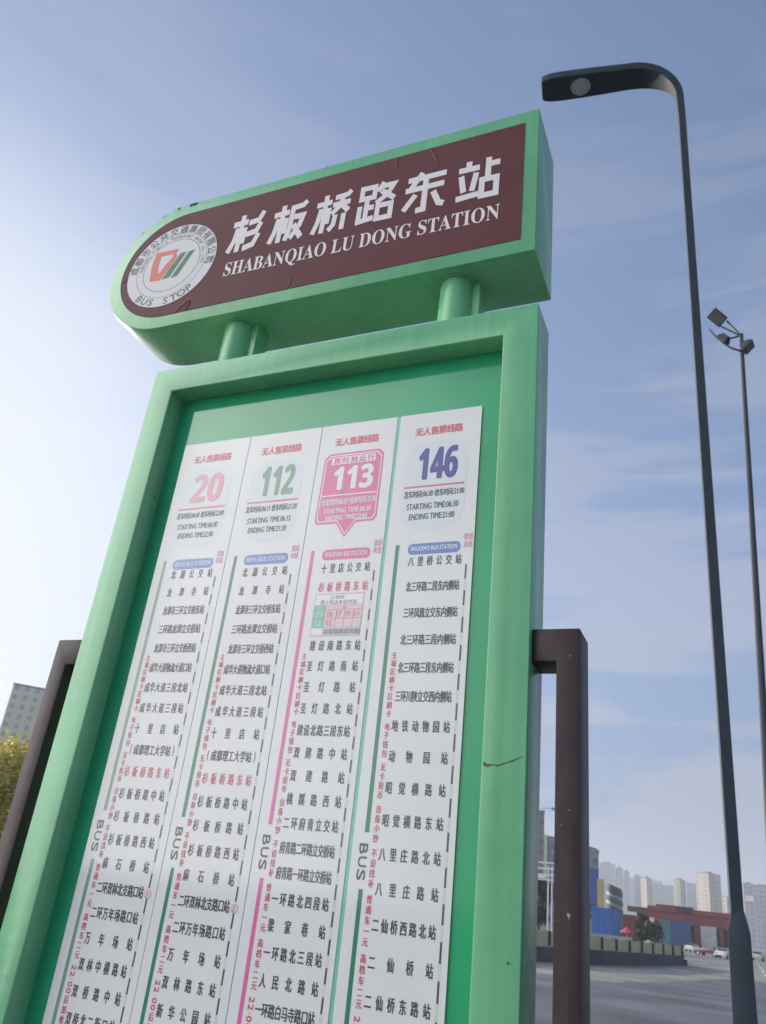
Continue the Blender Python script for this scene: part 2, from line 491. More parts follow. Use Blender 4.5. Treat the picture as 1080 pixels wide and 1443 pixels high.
# the crack in the right upright and small scuffs
mb = MB()
cp = [(0.9290, -0.9505), (0.936, -0.9540), (0.9440, -0.9515), (0.9535, -0.9530), (0.966, -0.9482), (0.9769, -0.9450), (0.986, -0.9405), (0.9935, -0.9362)]
th = [0.0030, 0.0022, 0.0007, 0.0012, 0.0008, 0.0014, 0.0007, 0.0004]
for i in range(len(cp) - 1):
    (a, b), (c, d) = cp[i], cp[i + 1]
    mb.quad((a, -0.0006, Z(b - th[i])), (c, -0.0006, Z(d - th[i + 1])), (c, -0.0006, Z(d + th[i + 1])), (a, -0.0006, Z(b + th[i])), rust)
sub(mb.build('crack'), frame)
# back board
mb = MB(); mb.box(IL - 0.02, IR + 0.02, RD + 0.006, RD + 0.03, Z(ZB + 0.06), Z(IT + 0.02), board_m)
board = mb.build('backboard', sign)

# ---- timetable sheets
DIST = 0.0002
def sheet(x0, w, num, numcol, barcol, pillcol, pill, times, stations, red_rows, pitch, z1, label, bar_light=None, circ=None):
    YS = RD + 0.0025
    mb = MB(); mb.box(x0, x0 + w, YS, YS + 0.002, Z(-2.10), Z(-0.2105), paper)
    sh = mb.build('timetable_sheet', sign); sh['label'] = label
    t = MB(); y1, y2, y3 = YS - DIST, YS - 2 * DIST, YS - 3 * DIST
    I = INKM
    X = lambda r: x0 + r
    badge = num == '113'
    if not badge:
        poly(t, [(a, Z(b)) for a, b in rrect(X(0.022), X(0.160), -0.492, -0.284, 0.05)], I['pale'], y1)
    # heading
    for k, ch in enumerate('无人售票线路'):
        cjk(t, ch, X(0.047 + k * 0.0178), Z(-0.2575), 0.0185, 0.0215, I['rose'], y2, bold=0.0009)
    nb = MB()
    if badge:
        def bshape(k):
            cx, cz = 0.5855 - 0.4985 + 0, -0.376
            P = [(0.518, -0.462), (0.566, -0.462), (0.589, -0.496), (0.612, -0.462), (0.652, -0.462), (0.659, -0.452), (0.659, -0.300), (0.648, -0.287), (0.527, -0.287), (0.515, -0.300), (0.513, -0.452)]
            c = (0.5865, -0.378)
            return [(c[0] + (a - c[0]) * k, Z(c[1] + (b - c[1]) * k)) for a, b in P]
        poly(nb, bshape(1.0), I['pink'], y1)
        poly(nb, bshape(0.945), I['white'], y1 - .0001)
        poly(nb, bshape(0.915), I['pink'], y2)
        poly(nb, [(a, Z(b)) for a, b in rrect(0.5335, 0.640, -0.3165, -0.2975, 0.002)], I['white'], y3)
        for k, ch in enumerate('按时刻运行'):
            cjk(nb, ch, 0.547 + k * 0.0205, Z(-0.307), 0.0175, 0.0165, I['pink'], y3 - .0001, bold=0.0006)
        latin(nb, msans(num), 0.545, 0.638, Z(-0.3805), Z(-0.3235), I['white'], y3, bold=0.0020)
        rect(nb, 0.5185, 0.6545, Z(-0.3955), Z(-0.3925), I['white'], y3)
        nb.build('badge').parent = sh
        tcol, zc = I['white'], y3
    else:
        latin(nb, msans(num), X(0.054), X(0.138), Z(-0.3765), Z(-0.3015), I[numcol], y2, bold=0.0020)
        nb.build('route_number').parent = sh
        rect(t, X(0.026), X(0.157), Z(-0.3945), Z(-0.3905), I['rose'], y2)
        tcol, zc = I['dark'], y2
    a, b = times
    txt = '发车时间：' + a + '收车时间：' + b
    # two parts: labels in narrow characters, figures fitted
    xx = X(0.027)
    def seg(chars, w_):
        nonlocal xx
        for ch in chars:
            cjk(t, ch, xx + w_ / 2, Z(-0.410), w_ * 1.1, 0.0185, tcol, zc, bold=0.0004); xx += w_
    seg('发车时间', 0.0098); latin(t, ':' + a, xx + .001, xx + 0.024, Z(-0.4165), Z(-0.4035), tcol, zc, bold=0.0004); xx += 0.028
    seg('收车时间', 0.0098); latin(t, ':' + b, xx + .001, xx + 0.024, Z(-0.4165), Z(-0.4035), tcol, zc, bold=0.0004)
    q2, q3, hh = (-0.4375, -0.4545, 0.0115) if badge else (-0.4455, -0.4690, 0.0135)
    latin(t, 'STARTING TIME:' + a, X(0.036), X(0.147), Z(q2), Z(q2 + hh), tcol, zc, bold=0.0004)
    latin(t, 'ENDING TIME:' + b, X(0.043), X(0.140), Z(q3), Z(q3 + hh), tcol, zc, bold=0.0004)
    # first stop pill
    poly(t, [(p, Z(q)) for p, q in rrect(X(0.048), X(0.158), -0.5465, -0.5225, 0.010)], I[pillcol], y1)
    latin(t, pill, X(0.055), X(0.151), Z(-0.5395), Z(-0.5290), I['white'], y2, bold=0.0003)
    for k, pair in enumerate(('首班', '末班')):
        for q, ch in enumerate(pair):
            cjk(t, ch, X(0.1685 + q * 0.0095), Z(-0.514 - k * 0.0165), 0.0098, 0.0155, I['rose'], y2)
    # route bar, BUS, bar
    rect(t, X(0.0205), X(0.0285), Z(-1.066), Z(-0.523), I[barcol], y1)
    for k, ch in enumerate('BUS'):
        letter(t, ch, X(0.0215), Z(-1.0925 - k * 0.0205), 0.0150, I['dark'], y2, bold=0.0004, rot=-math.pi / 2, w=0.0165)
    rect(t, X(0.0205), X(0.0285), Z(-2.06), Z(-1.155), I[barcol], y1)
    # fare note, top to bottom
    zz = -0.748
    for ch in '主城区刷卡区刷卡 电子钱包 无卡投币 自备小钞 不设找补 普通车一元 高档车二元 22:00后加收一元':
        if ch == ' ': zz -= 0.008; continue
        if ch in '0123456789:':
            if ch == ':': letter(t, ch, X(0.0418), Z(zz + .001), 0.0055, I['red'], y2, rot=-math.pi / 2); zz -= 0.006
            else: letter(t, ch, X(0.0418), Z(zz - .001), 0.0098, I['red'], y2, bold=0.0002, rot=-math.pi / 2, w=0.0082); zz -= 0.0105
        else:
            cjk(t, ch, X(0.0418), Z(zz - 0.004), 0.0108, 0.0142, I['red'], y2, bold=0.0002); zz -= 0.0157
    # stations
    z = z1
    xa, xb = 0.0570, 0.1555
    for i, st in enumerate(stations):
        if st is not None:
            ink = I['rose'] if i in red_rows else I['dark']
            n = len(st); lo, hi = xa, xb
            if st[0] == '(': lo, hi = 0.0535, 0.160
            for k, ch in enumerate(st):
                cxr = lo + (hi - lo) * k / (n - 1)
                wch = min(0.0128, (hi - lo) / (n - 1) * 1.02)
                if ch in '()': latin(t, ch, X(cxr) - .0012, X(cxr) + .0012, Z(z - 0.010), Z(z + 0.010), ink, y2, bold=0.0003)
                else: cjk(t, ch, X(cxr), Z(z), wch, 0.0222, ink, y2, bold=0.00045)
        if i < len(stations) - 1 or True:
            dz0 = z - pitch * 0.5
            rect(t, X(0.1700), X(0.1735), Z(dz0 - pitch * 0.28), Z(dz0 + pitch * 0.28), I['dark'], y1)
            rect(t, X(0.1700), X(0.1704), Z(dz0 - pitch * 0.72), Z(dz0 - pitch * 0.28), I['grey'], y1)
            rect(t, X(0.1731), X(0.1735), Z(dz0 - pitch * 0.72), Z(dz0 - pitch * 0.28), I['grey'], y1)
        if circ is not None and i == circ:
            ring(t, X(0.1718), Z(z - 0.002), 0.0062, 0.0070, I['red'], y3, 28)
            poly(t, disc(X(0.1718), Z(z - 0.002), 0.0062, 28), I['white'], y2)
            cjk(t, '区', X(0.1718), Z(z - 0.002), 0.009, 0.011, I['red'], y3)
        z -= pitch
    if badge:      # the added arrival table
        L0, L1 = X(0.048), X(0.156)
        rect(t, L0, L1, Z(-0.7105), Z(-0.6225), I['white'], y2)
        rect(t, L0 + .0265, L1, Z(-0.6935), Z(-0.6475), I['blush'], y2 - .00005)
        rect(t, L0, L0 + .0265, Z(-0.6935), Z(-0.6475), I['mint'], y3)
        for zz, c in ((-0.6225, 'rose'), (-0.6465, 'rose'), (-0.6562, 'rose'), (-0.6750, 'rose'), (-0.6940, 'grey'), (-0.7105, 'grey')):
            rect(t, L0, L1, Z(zz - .0004), Z(zz + .0004), I[c], y3 - .0001)
        for xr in (0, .0265, .052, .070, .089, .108):
            rect(t, L0 + xr - .0003, L0 + xr + .0003, Z(-0.7105 if xr in (0, .108) else -0.694), Z(-0.6225 if xr in (0, .108) else -0.6562), I['rose'], y3 - .0001)
        latin(t, '21:00', L0 + .034, L0 + .055, Z(-0.6335), Z(-0.6260), I['dark'], y3); cjk(t, '时', L0 + .061, Z(-0.630), .009, .0095, I['dark'], y3)
        for k, ch in enumerate('预计到达本站时刻'): cjk(t, ch, L0 + .017 + k * .0103, Z(-0.6405), .0098, .0102, I['dark'], y3)
        cjk(t, '分', L0 + .068, Z(-0.6515), .009, .0085, I['rose'], y3 - .0002)
        for k, s_ in enumerate(('06', '27', '39', '51')): latin(t, s_, L0 + .031 + k * .0192, L0 + .044 + k * .0192, Z(-0.6715), Z(-0.6600), I['rose'], y3 - .0002)
        latin(t, '55', L0 + .031, L0 + .044, Z(-0.6900), Z(-0.6790), I['rose'], y3 - .0002)
        latin(t, '21', L0 + .006, L0 + .020, Z(-0.6715), Z(-0.6600), I['pale'], y3 - .0002)
        cjk(t, '时', L0 + .013, Z(-0.6545), .010, .010, I['pale'], y3 - .0002)
        latin(t, '22', L0 + .006, L0 + .020, Z(-0.6900), Z(-0.6790), I['pale'], y3 - .0002)
        rect(t, L0 + .0268, L1 - .0005, Z(-0.7085), Z(-0.6960), I['grey'], y3)
        for k, ch in enumerate('以实际到站为准'): cjk(t, ch, L0 + .034 + k * .0112, Z(-0.7023), .0095, .0105, I['dark'], y3 - .0001)
    t.build('lettering').parent = sh
    return sh

N1 = ['北湖公交站', '龙潭寺站', '龙潭寺三环立交桥东站', '三环路龙潭立交桥站', '龙潭寺三环立交桥西站', '成华大道物流大道口站', '成华大道三段北站', '成华大道三段站', '十里店站', '(成都理工大学站)', '杉板桥路东站', '杉板桥路中站', '杉板桥路站', '杉板桥路西站', '麻石桥站', '二环双林北支路口站', '二环万年场路口站', '万年场站']
A1 = N1 + ['双林中横路站', '双桥路中站', '双桥北二街口站', '一环路口站', '东大街站']
A2 = N1 + ['双林路东站', '新华公园站', '一环路口站', '东大街站', '盐市口站']
A3 = ['十里店公交站', '杉板桥路东站', None, None, '建设南路东站', '圣灯路南站', '圣灯路站', '圣灯路北站', '建设北路三段东站', '双建路中站', '双建路站', '桃蹊路西站', '二环府青立交站', '府青路二环路立交桥站', '府青路一环路立交桥站', '一环路北四段站', '梁家巷站', '一环路北三段站', '人民北路站', '一环路白马寺路口站', '西北桥站', '西门站', '青羊宫站']
A4 = ['八里桥公交站', '北三环路二段东内侧站', '三环凤凰立交东内侧站', '北三环路三段内侧站', '北三环路三段东内侧站', '三环川陕立交西内侧站', '地铁动物园站', '动物园站', '昭觉横路站', '昭觉横路东站', '八里庄路北站', '八里庄路站', '二仙桥西路北站', '二仙桥站', '二仙桥东路站', '杉板桥路站', '东站']
sheet(0.1130, 0.1895, '20', 'softrose', 'sage', 'blue', 'BEIHU BUS STATION', ('06:00', '22:00'), A1, {10}, 0.0429, -0.5590, 'timetable column headed by a pink 20', circ=15)
sheet(0.3040, 0.1905, '112', 'sage', 'green', 'blue', 'BEIHU BUS STATION', ('06:15', '21:20'), A2, {10}, 0.0429, -0.5635, 'timetable column headed by a grey-green 112', circ=15)
sheet(0.4965, 0.1850, '113', 'white', 'pink', 'pink', 'SHILIDIAN BUS STATION', ('06:30', '22:00'), A3, {1}, 0.0413, -0.5655, 'timetable column with a pink badge reading 113')
sheet(0.6895, 0.1846, '146', 'violet', 'green', 'blue', 'BALIQIAO BUS STATION', ('06:30', '21:00'), A4, set(), 0.0537, -0.5610, 'timetable column headed by a violet 146')
# the mint seams between the columns
mb = MB()
for x, w in ((0.3026, 0.0014), (0.4946, 0.0019), (0.6816, 0.0078)):
    mb.box(x, x + w, RD + 0.0035, RD + 0.0058, Z(-2.10), Z(-0.2107), INKM['mint'])
mb.build('seam', sign)

# ---- header box
HX, HB, HT, HD = 0.989, 0.1535, 0.6180, 0.1728
def capsule(xr, zb, zt, n=28, rc=0.004):
    r = (zt - zb) / 2; cx = -0.0385; cz = (zt + zb) / 2
    P = [(xr, zb), (xr, zt)]
    for k in range(n + 1):
        t = R(90 + 180 * k / n); P.append((cx + r * math.cos(t), cz + r * math.sin(t)))
    return [(x, Z(z)) for x, z in P]
mb = MB(); mb.prism(capsule(HX, HB, HT), 0.0, HD, paint)
hdr = mb.build('header_box', sign, smooth=30, bevel=0.004, segs=2)
mb = MB()
for P in ([(-0.0512, 0.6165), (-0.0276, 0.6165), (-0.020, 0.6172), (-0.0300, 0.6045), (-0.036, 0.609), (-0.0500, 0.6060)], [(-0.100, 0.6125), (-0.080, 0.6150), (-0.086, 0.6105), (-0.0900, 0.6020), (-0.0925, 0.6090)], [(-0.105, 0.6105), (-0.1005, 0.6115), (-0.1030, 0.6040)],
          [(-0.150, 0.5880), (-0.125, 0.6010), (-0.1400, 0.5905)], [(-0.2085, 0.5420), (-0.2010, 0.5500), (-0.2030, 0.5425)], [(0.40, 0.6165), (0.408, 0.6165), (0.404, 0.6135)], [(0.47, 0.6165), (0.474, 0.6165), (0.472, 0.6140)], [(0.535, 0.6165), (0.54, 0.6165), (0.537, 0.6140)]):
    mb = MB(); poly(mb, [(x, Z(z)) for x, z in P], chipm, -0.0005)
    mb.build('paint_chip').parent = hdr
YN = -0.0014
mb = MB()
mb.prism(capsule(0.9555, 0.1925, 0.5755), YN, -0.0002, maroon)
# raised folds and a lifted corner of the film
def fold(pts, h, m=maroon):
    n = len(pts)
    for i in range(n - 1):
        (a, b, w0), (c, d, w1) = pts[i], pts[i + 1]
        mb.quad((a - w0, YN - .0003, Z(b)), (a, YN - h, Z(b)), (c, YN - h, Z(d)), (c - w1, YN - .0003, Z(d)), m)
        mb.quad((a, YN - h, Z(b)), (a + w0, YN - .0003, Z(b)), (c + w1, YN - .0003, Z(d)), (c, YN - h, Z(d)), m)
fold([(0.6153, 0.5735, .006), (0.6165, 0.55, .005), (0.618, 0.526, .001)], .0010)
fold([(0.709, 0.5745, .007), (0.722, 0.545, .006), (0.738, 0.500, .001)], .0013)
fold([(0.008, 0.194, .004), (0.022, 0.212, .012), (0.040, 0.2265, .011), (0.050, 0.222, .002)], .0018)
fold([(0.040, 0.196, .003), (0.047, 0.212, .006), (0.050, 0.224, .001)], .002)
fold([(-0.226, 0.352, .0012), (-0.213, 0.357, .0016), (-0.201, 0.360, .001)], .001)
fold([(0.355, 0.194, .002), (0.36, 0.215, .005), (0.357, 0.235, .001)], .0010)
plate = mb.build('nameplate', sign, smooth=35); plate['label'] = 'maroon name panel with white Chinese and Latin lettering'
# big characters, cut from straight strokes
GL = {
 '杉': (.17, ['.02,.77 .50,.79', '.31,1 .31,0', '.20,.66 .15,.30 .02,.02', '.44,.64 .44,.20', '.97,1 .86,.78 .54,.74', '.95,.70 .84,.47 .52,.43', '.94,.40 .82,.12 .50,.06']),
 '板': (.16, ['.02,.77 .48,.79', '.29,1 .29,0', '.18,.66 .13,.30 .02,.02', '.42,.64 .42,.22', '.97,1 .88,.90 .58,.88 .58,.34 .50,.02', '.66,.62 .93,.62 .86,.36 .64,.05', '.68,.42 .82,.22 .97,.03']),
 '桥': (.15, ['.02,.77 .46,.79', '.28,1 .28,0', '.17,.66 .12,.30 .02,.02', '.40,.64 .40,.22', '.98,1 .90,.91 .54,.88', '.50,.69 1,.71', '.78,.88 .70,.62 .50,.46', '.78,.66 .98,.46', '.62,.42 .60,.16 .48,.03', '.86,.42 .86,0']),
 '路': (.145, ['.08,.93 .43,.93 .43,.66 .08,.66 .08,1', '.25,.64 .25,.10', '.25,.40 .46,.40', '.07,.48 .07,.05', '0,.07 .48,.12', '.66,1 .52,.78', '.60,.90 .94,.90 .80,.66 .50,.48', '.62,.78 1,.52', '.57,.40 .93,.40 .93,.07 .57,.07 .57,.47']),
 '东': (.15, ['.08,.86 1,.88', '.42,1 .14,.60', '.04,.60 .97,.62', '.52,.80 .52,.06 .34,.05', '.30,.46 .04,.10', '.72,.46 .88,.14 1,.10']),
 '站': (.15, ['.26,1 .26,.86', '.02,.80 .52,.80', '.09,.66 .17,.24', '.45,.68 .37,.24', '0,.10 .53,.14', '.73,1 .73,.52', '.73,.83 1,.83', '.60,.46 .94,.46 .94,.07 .60,.07 .60,.53']),
}
def stroke(mb, pts, w, fn, m, y):
    P = [Vector(p) for p in pts]; n = len(P); Lf, Rt = [], []
    for i in range(n):
        d0 = (P[i] - P[i - 1]).normalized() if i else (P[1] - P[0]).normalized()
        d1 = (P[i + 1] - P[i]).normalized() if i < n - 1 else d0
        nn = Vector((-d0.y - d1.y, d0.x + d1.x)).normalized()
        k = w / 2 / max(nn.dot(Vector((-d0.y, d0.x))), 0.5)
        Lf.append(P[i] + nn * k); Rt.append(P[i] - nn * k)
    for i in range(n - 1):
        q = [Rt[i], Rt[i + 1], Lf[i + 1], Lf[i]]
        yq = y - i * 0.000012
        mb.add([(fn(p)[0], yq, fn(p)[1]) for p in q], [(0, 1, 2, 3)], m)
mb = MB(); yy = YN - 0.0004
XS = [(0.1290, 0.238), (0.260, 0.374), (0.392, 0.505), (0.518, 0.632), (0.645, 0.768), (0.787, 0.905)]
for (xa, xb), ch in zip(XS, '杉板桥路东站'):
    w, st = GL[ch]
    for k, s_ in enumerate(st):
        pts = [tuple(map(float, q.split(','))) for q in s_.split()]
        def fn(p): 
            x = xa + (xb - xa) * (0.05 + 0.90 * p[0]) - 0.002; z0 = 0.3635 - 0.0215 * (x - 0.13) / 0.77
            return (x + 0.001 * (p[1] - .5), Z(z0 + 0.148 * (0.04 + 0.92 * p[1])))
        stroke(mb, pts, w * 0.92, fn, letterm, yy - k * 0.00005)
latin(mb, mserif('SHABANQIAO LU DONG STATION'), 0.139, 0.903, Z(0.2765), Z(0.3350), letterm, yy, bold=0, tilt=-0.0165)
mb.build('lettering').parent = plate
# round emblem
ex, ez, er = -0.0545, Z(0.3785), 0.150
mb = MB(); ye = YN - 0.0008
mb.prism([(x, z) for x, z in disc(ex, ez, er, 80)], ye, YN - 0.0001, discm)
ring(mb, ex, ez, 0.1165, 0.1180, emb_dark, ye - .0002); ring(mb, ex, ez, 0.0945, 0.0965, emb_dark, ye - .0002)
s_ = '成都市公共交通集团有限公司'
for k, ch in enumerate(s_):
    a = R(176 - k * (176 + 6) / (len(s_) - 1)); rr = 0.1335
    cjk(mb, ch, ex + rr * math.cos(a), ez + rr * math.sin(a), 0.030, 0.0300, emb_dark, ye - .0002, bold=0.0011, rot=a - math.pi / 2)
s_ = 'CHENGDU PUBLIC TRANSPORT GROUP CO.,LTD'
for k, ch in enumerate(s_):
    if ch == ' ': continue
    a = R(178 - k * (178 + 8) / (len(s_) - 1)); rr = 0.1065
    cjk(mb, ch, ex + rr * math.cos(a), ez + rr * math.sin(a), 0.0155, 0.0135, emb_dark, ye - .0002, bold=0.0003, rot=a - math.pi / 2)
s_ = 'BUS STOP'
for k, ch in enumerate(s_):
    if ch == ' ': continue
    a = R(-128 + k * 78 / (len(s_) - 1)); rr = 0.1335
    letter(mb, ch, ex + rr * math.cos(a), ez + rr * math.sin(a), 0.0225, emb_dark, ye - .0002, bold=0.0010, rot=a + math.pi / 2, wk=1.15)
RO = [(-0.1112, 0.3308), (-0.0776, 0.3265), (-0.0574, 0.3621), (-0.0420, 0.3972), (-0.0475, 0.4094), (-0.0437, 0.4259), (-0.1133, 0.4289), (-0.1174, 0.385)]
RI = [(-0.0905, 0.3560), (-0.0860, 0.3520), (-0.0740, 0.3750), (-0.0560, 0.4020), (-0.0560, 0.4080), (-0.0570, 0.4100), (-0.0945, 0.4123), (-0.0950, 0.3850)]
def LG(p): return (-0.0545 + (p[0] + 0.0535) * 1.12, Z(0.378 + (p[1] - 0.372) * 1.1))
for i in range(8):
    j = (i + 1) % 8
    mb.quad(*[(LG(p)[0], ye - .0002, LG(p)[1]) for p in (RO[i], RO[j], RI[j], RI[i])], emb_red)
for P in ([(-0.0723, 0.3275), (-0.0489, 0.3295), (-0.0142, 0.4075), (-0.0329, 0.4084)], [(-0.0444, 0.3254), (-0.0239, 0.3285), (0.0108, 0.4089), (-0.0075, 0.4060)]):
    poly(mb, [LG(p) for p in P], emb_green, ye - .0002)
mb.build('emblem').parent = plate
# support pipes between frame and header
for x in (0.184, 0.788):
    mb = MB(); mb.tube([(x, 0.068, Z(-0.003)), (x, 0.068, Z(HB + 0.003))], 0.0405, paint, 28)
    mb.tube([(x, 0.068, Z(0.0005)), (x, 0.068, Z(0.006))], 0.046, paint, 28)
    mb.tube([(x, 0.068, Z(HB - 0.0055)), (x, 0.068, Z(HB - 0.0002))], 0.0455, paint, 28)
    sp = mb.build('support_pipe', sign, smooth=40)
    mb = MB(); mb.box(x + .030, x + .058, 0.062, 0.115, Z(0.0005), Z(HB - 0.0005), paint)
    mb.build('gusset').parent = sp
# brown posts with their top and bottom brackets
def post(x0, x1, xf):
    mb = MB()
    za, zb = Z(-0.717), 0.0
    lo, hi = (x0, x1)
    if xf > x1:   # left post, bracket to the right
        P = [(lo, zb), (hi, zb), (hi, Z(-2.05)), (xf, Z(-2.05)), (xf, Z(-1.99)), (hi, Z(-1.99)), (hi, za - 0.0585), (xf, za - 0.0585), (xf, za), (lo, za)]
    else:
        P = [(lo, zb), (hi, zb), (hi, za), (xf, za), (xf, za - 0.0585), (lo, za - 0.0585), (lo, Z(-1.99)), (xf, Z(-1.99)), (xf, Z(-2.05)), (lo, Z(-2.05))]
    mb.prism(P, 0.016, 0.096, brown)
    mb.box(lo - .05, hi + .05, -0.03, 0.14, 0.0005, 0.012, brown)
    return mb.build('mounting_post', sign, smooth=30, bevel=0.0035, segs=2)
post(1.0425, 1.0830, 0.998)
post(-0.0830, -0.0430, 0.002)

# ================================================================== street lamp
LX, LY = 1.283, 6.50
lamp = thing('street_lamp', 'dark slate street lamp with a flat ribbon arm bending over to the left', 'street lamp', (LX, LY, gz(LY) - 0.12))
u = Vector((-math.cos(R(9)), -math.sin(R(9)), 0)); vdir = Vector((-u.y, u.x, 0))
base = Vector((LX, LY, 0)); LZ = 12.12
def lean(z): return Vector((0.105 * (z / 11.0 - 1), 0, 0))
def sec(c, nrm, t, d):      # rectangle: thickness t along nrm, width d along vdir
    return [c - nrm * t / 2 - vdir * d / 2, c + nrm * t / 2 - vdir * d / 2, c + nrm * t / 2 + vdir * d / 2, c - nrm * t / 2 + vdir * d / 2]
mb = MB(); secs = []
for z in (1.6, 4, 8, 11.2): secs.append(sec(base + lean(z) + Vector((0, 0, z)), u, 0.098 - 0.0012 * z, 0.10))
rad = 0.62
for k in range(1, 13):
    a = R(90 * k / 12)
    c = base + u * rad * (1 - math.cos(a)) + Vector((0, 0, LZ - rad + rad * math.sin(a) + 0.06))
    nrm = u * math.cos(a) - Vector((0, 0, 1)) * math.sin(a)
    secs.append(sec(c, nrm, 0.085 + 0.045 * k / 12, 0.10 + 0.22 * math.sin(R(90 * k / 12)) ** 1.3))
mb.sweep(secs, lampm); mb.build('pole', lamp, smooth=35)
mb = MB(); secs = []
for s in (0.621, 0.9, 1.2, 1.55, 1.72, 1.80, 1.84):
    c = base + u * s + Vector((0, 0, LZ + 0.06))
    d = 0.32 + 0.06 * min((s - .62) / 0.8, 1); t = 0.13 - 0.02 * max(s - 1.2, 0)
    cut = {1.72: .012, 1.80: .05, 1.84: .10}.get(s, 0)
    q = sec(c, Vector((0, 0, -1)), t, d - cut)
    secs.append([p - vdir * 0 for p in q])
mb.sweep(secs, lampm); mb.build('lamp_head', lamp, smooth=25, bevel=0.006)
mb = MB(); c = base + u * 1.30 + Vector((0, 0, LZ - 0.012))
mb.tube([c + Vector((0, 0, 0.02)), c + Vector((0, 0, 0)), c + Vector((0, 0, -0.006))], [0.142, 0.138, 0.122], lens_m, 32)
mb.build('lamp_lens', lamp, smooth=40)
mb = MB(); ring_ = []
for k in range(41):
    a_ = 2 * math.pi * k / 40; ring_.append(c + Vector((.150 * math.cos(a_), .150 * math.sin(a_), -.002)))
mb.tube(ring_, .011, lampm, 8, caps=False); mb.build('lens_bezel', lamp, smooth=60)
mb = MB(); q0 = base + lean(.9)
mb.box(q0.x - .055, q0.x + .055, q0.y - .098, q0.y - .0905, .45, .95, lampm); mb.build('access_door', lamp)
mb = MB(); secs = []
for z, w in ((-0.12, .19), (1.52, .168), (1.58, .166), (1.74, .095)):
    secs.append([base + lean(z) + u * -0.008 + Vector((sx_ * w / 2, sy_ * w / 2, z)) for sx_, sy_ in ((-1, -1), (1, -1), (1, 1), (-1, 1))])
mb.sweep(secs, lampm); mb.build('base_column', lamp, smooth=25, bevel=0.006)

# ================================================================== floodlight mast (leans slightly)
fm = mat('mast_steel', (0.05, 0.06, 0.08), 0.65, 0.15, 4, spec=0.3)
flens = mat('floodlight_lens', (0.10, 0.11, 0.11), 0.3)
FB = Vector((1.64, 18.69, gz(18.7) - 0.12))
fl = thing('floodlight_mast', 'slim leaning grey mast with three floodlights on hooped arms', 'floodlight', tuple(FB))
mb = MB(); mb.tube([FB, (1.868, 18.687, 5.66), (2.275, 18.672, 16.25), (2.31, 18.67, 16.9)], [0.11, 0.09, 0.055, 0.05], fm, 14)
mb.build('mast', fl, smooth=40)
mb = MB()
mb.tube([(1.50, 18.69, 17.24), (1.60, 18.66, 17.02), (1.70, 18.62, 16.80), (1.83, 18.58, 16.60), (2.00, 18.58, 16.41), (2.19, 18.6, 16.30), (2.30, 18.67, 16.27)], 0.028, fm, 8)
mb.build('hoop_arm', fl, smooth=40)
for P in ([(1.98, 18.75, 17.50), (2.29, 18.67, 16.87)], [(1.80, 18.66, 17.28), (2.28, 18.67, 16.85)], [(1.94, 18.6, 16.74), (2.24, 18.66, 16.83)]):
    mb = MB(); mb.tube(P, 0.026, fm, 8); mb.build('arm', fl, smooth=40)
def flood(c, aim, w, h, dpt, roll):
    q = Vector(aim).normalized().to_track_quat('-Y', 'Z').to_matrix().to_4x4()
    T = Matrix.Translation(c) @ q @ Matrix.Rotation(roll, 4, 'Y')
    mb = MB(); secs = []
    for y, k in ((-dpt * .5, 1.0), (-dpt * .1, .98), (dpt * .5, .55)):
        secs.append([T @ Vector((sx_ * w / 2 * k, y, sz_ * h / 2 * k)) for sx_, sz_ in ((-1, -1), (1, -1), (1, 1), (-1, 1))])
    mb.sweep(secs, fm); f = mb.build('floodlight_head', fl)
    mb = MB(); mb.box(-w * .42, w * .42, -dpt * .5 - .012, -dpt * .5 - .002, -h * .42, h * .42, flens, T)
    mb.build('lens').parent = f
flood(Vector((1.76, 18.69, 17.65)), (-0.35, -0.7, -0.75), 0.34, 0.46, 0.26, R(-25))
flood(Vector((1.86, 18.62, 16.80)), (-0.75, 0.5, -0.6), 0.25, 0.34, 0.22, R(10))
flood(Vector((2.39, 18.66, 16.45)), (0.75, -0.3, -0.7), 0.28, 0.34, 0.26, R(15))

# ================================================================== background buildings
hazyconc = facade('grey_tower', (0.27, 0.275, 0.29), (0.14, 0.15, 0.18), 4.5, 5.0, 0.45, 0.55)
paleconc = facade('pale_tower', (0.41, 0.36, 0.275), (0.19, 0.18, 0.17), 4.5, 6.0, 0.42, 0.55, stripe=((0.42, 0.39, 0.32), 12.6, 0.2))
lilac = facade('lilac_tower', (0.27, 0.26, 0.30), (0.16, 0.16, 0.20), 4.5, 4.6, 0.5, 0.5)
roofm = mat('roof_grey', (0.18, 0.18, 0.19), 0.9)
def building(name, label, xy0, xy1, top, depth, wall, cat='building', yaw=None, floor=-1.2, bevelm=None, group=None, parapet=True, roofbox=True):
    a = Vector((*xy0, 0)); b = Vector((*xy1, 0)); mid = (a + b) / 2; w = (b - a).length
    ang = math.atan2(b.y - a.y, b.x - a.x)
    if yaw is not None:
        k = abs(yaw); wa = w * 0.52 / math.cos(k); wd = w * 0.48 / math.sin(k)
        ang += yaw; w = wa; depth = wd
    t = thing(name, label, cat, (mid.x, mid.y, floor), ang, group)
    h = top - floor
    back = depth if yaw is None else depth
    y0 = 0 if yaw is None else -depth * 0.5
    mb = MB(); mb.box(-w / 2, w / 2, y0, y0 + depth, 0, h * 0.965, wall); o = local_part(mb, 'wall', t)
    mb = MB(); mb.box(-w / 2 - .15, w / 2 + .15, y0 - .15, y0 + depth + .15, h * 0.965 + .01, h * 0.965 + 0.6, roofm)
    r = local_part(mb, 'roof', t)
    if roofbox:
        mb = MB(); mb.box(-w * .28, w * .2, y0 + depth * .3, y0 + depth * .7, h * 0.965 + .61, h, roofm)
        s2 = mb.build('roof_room'); s2.parent = r
    return t, w, h, y0, depth
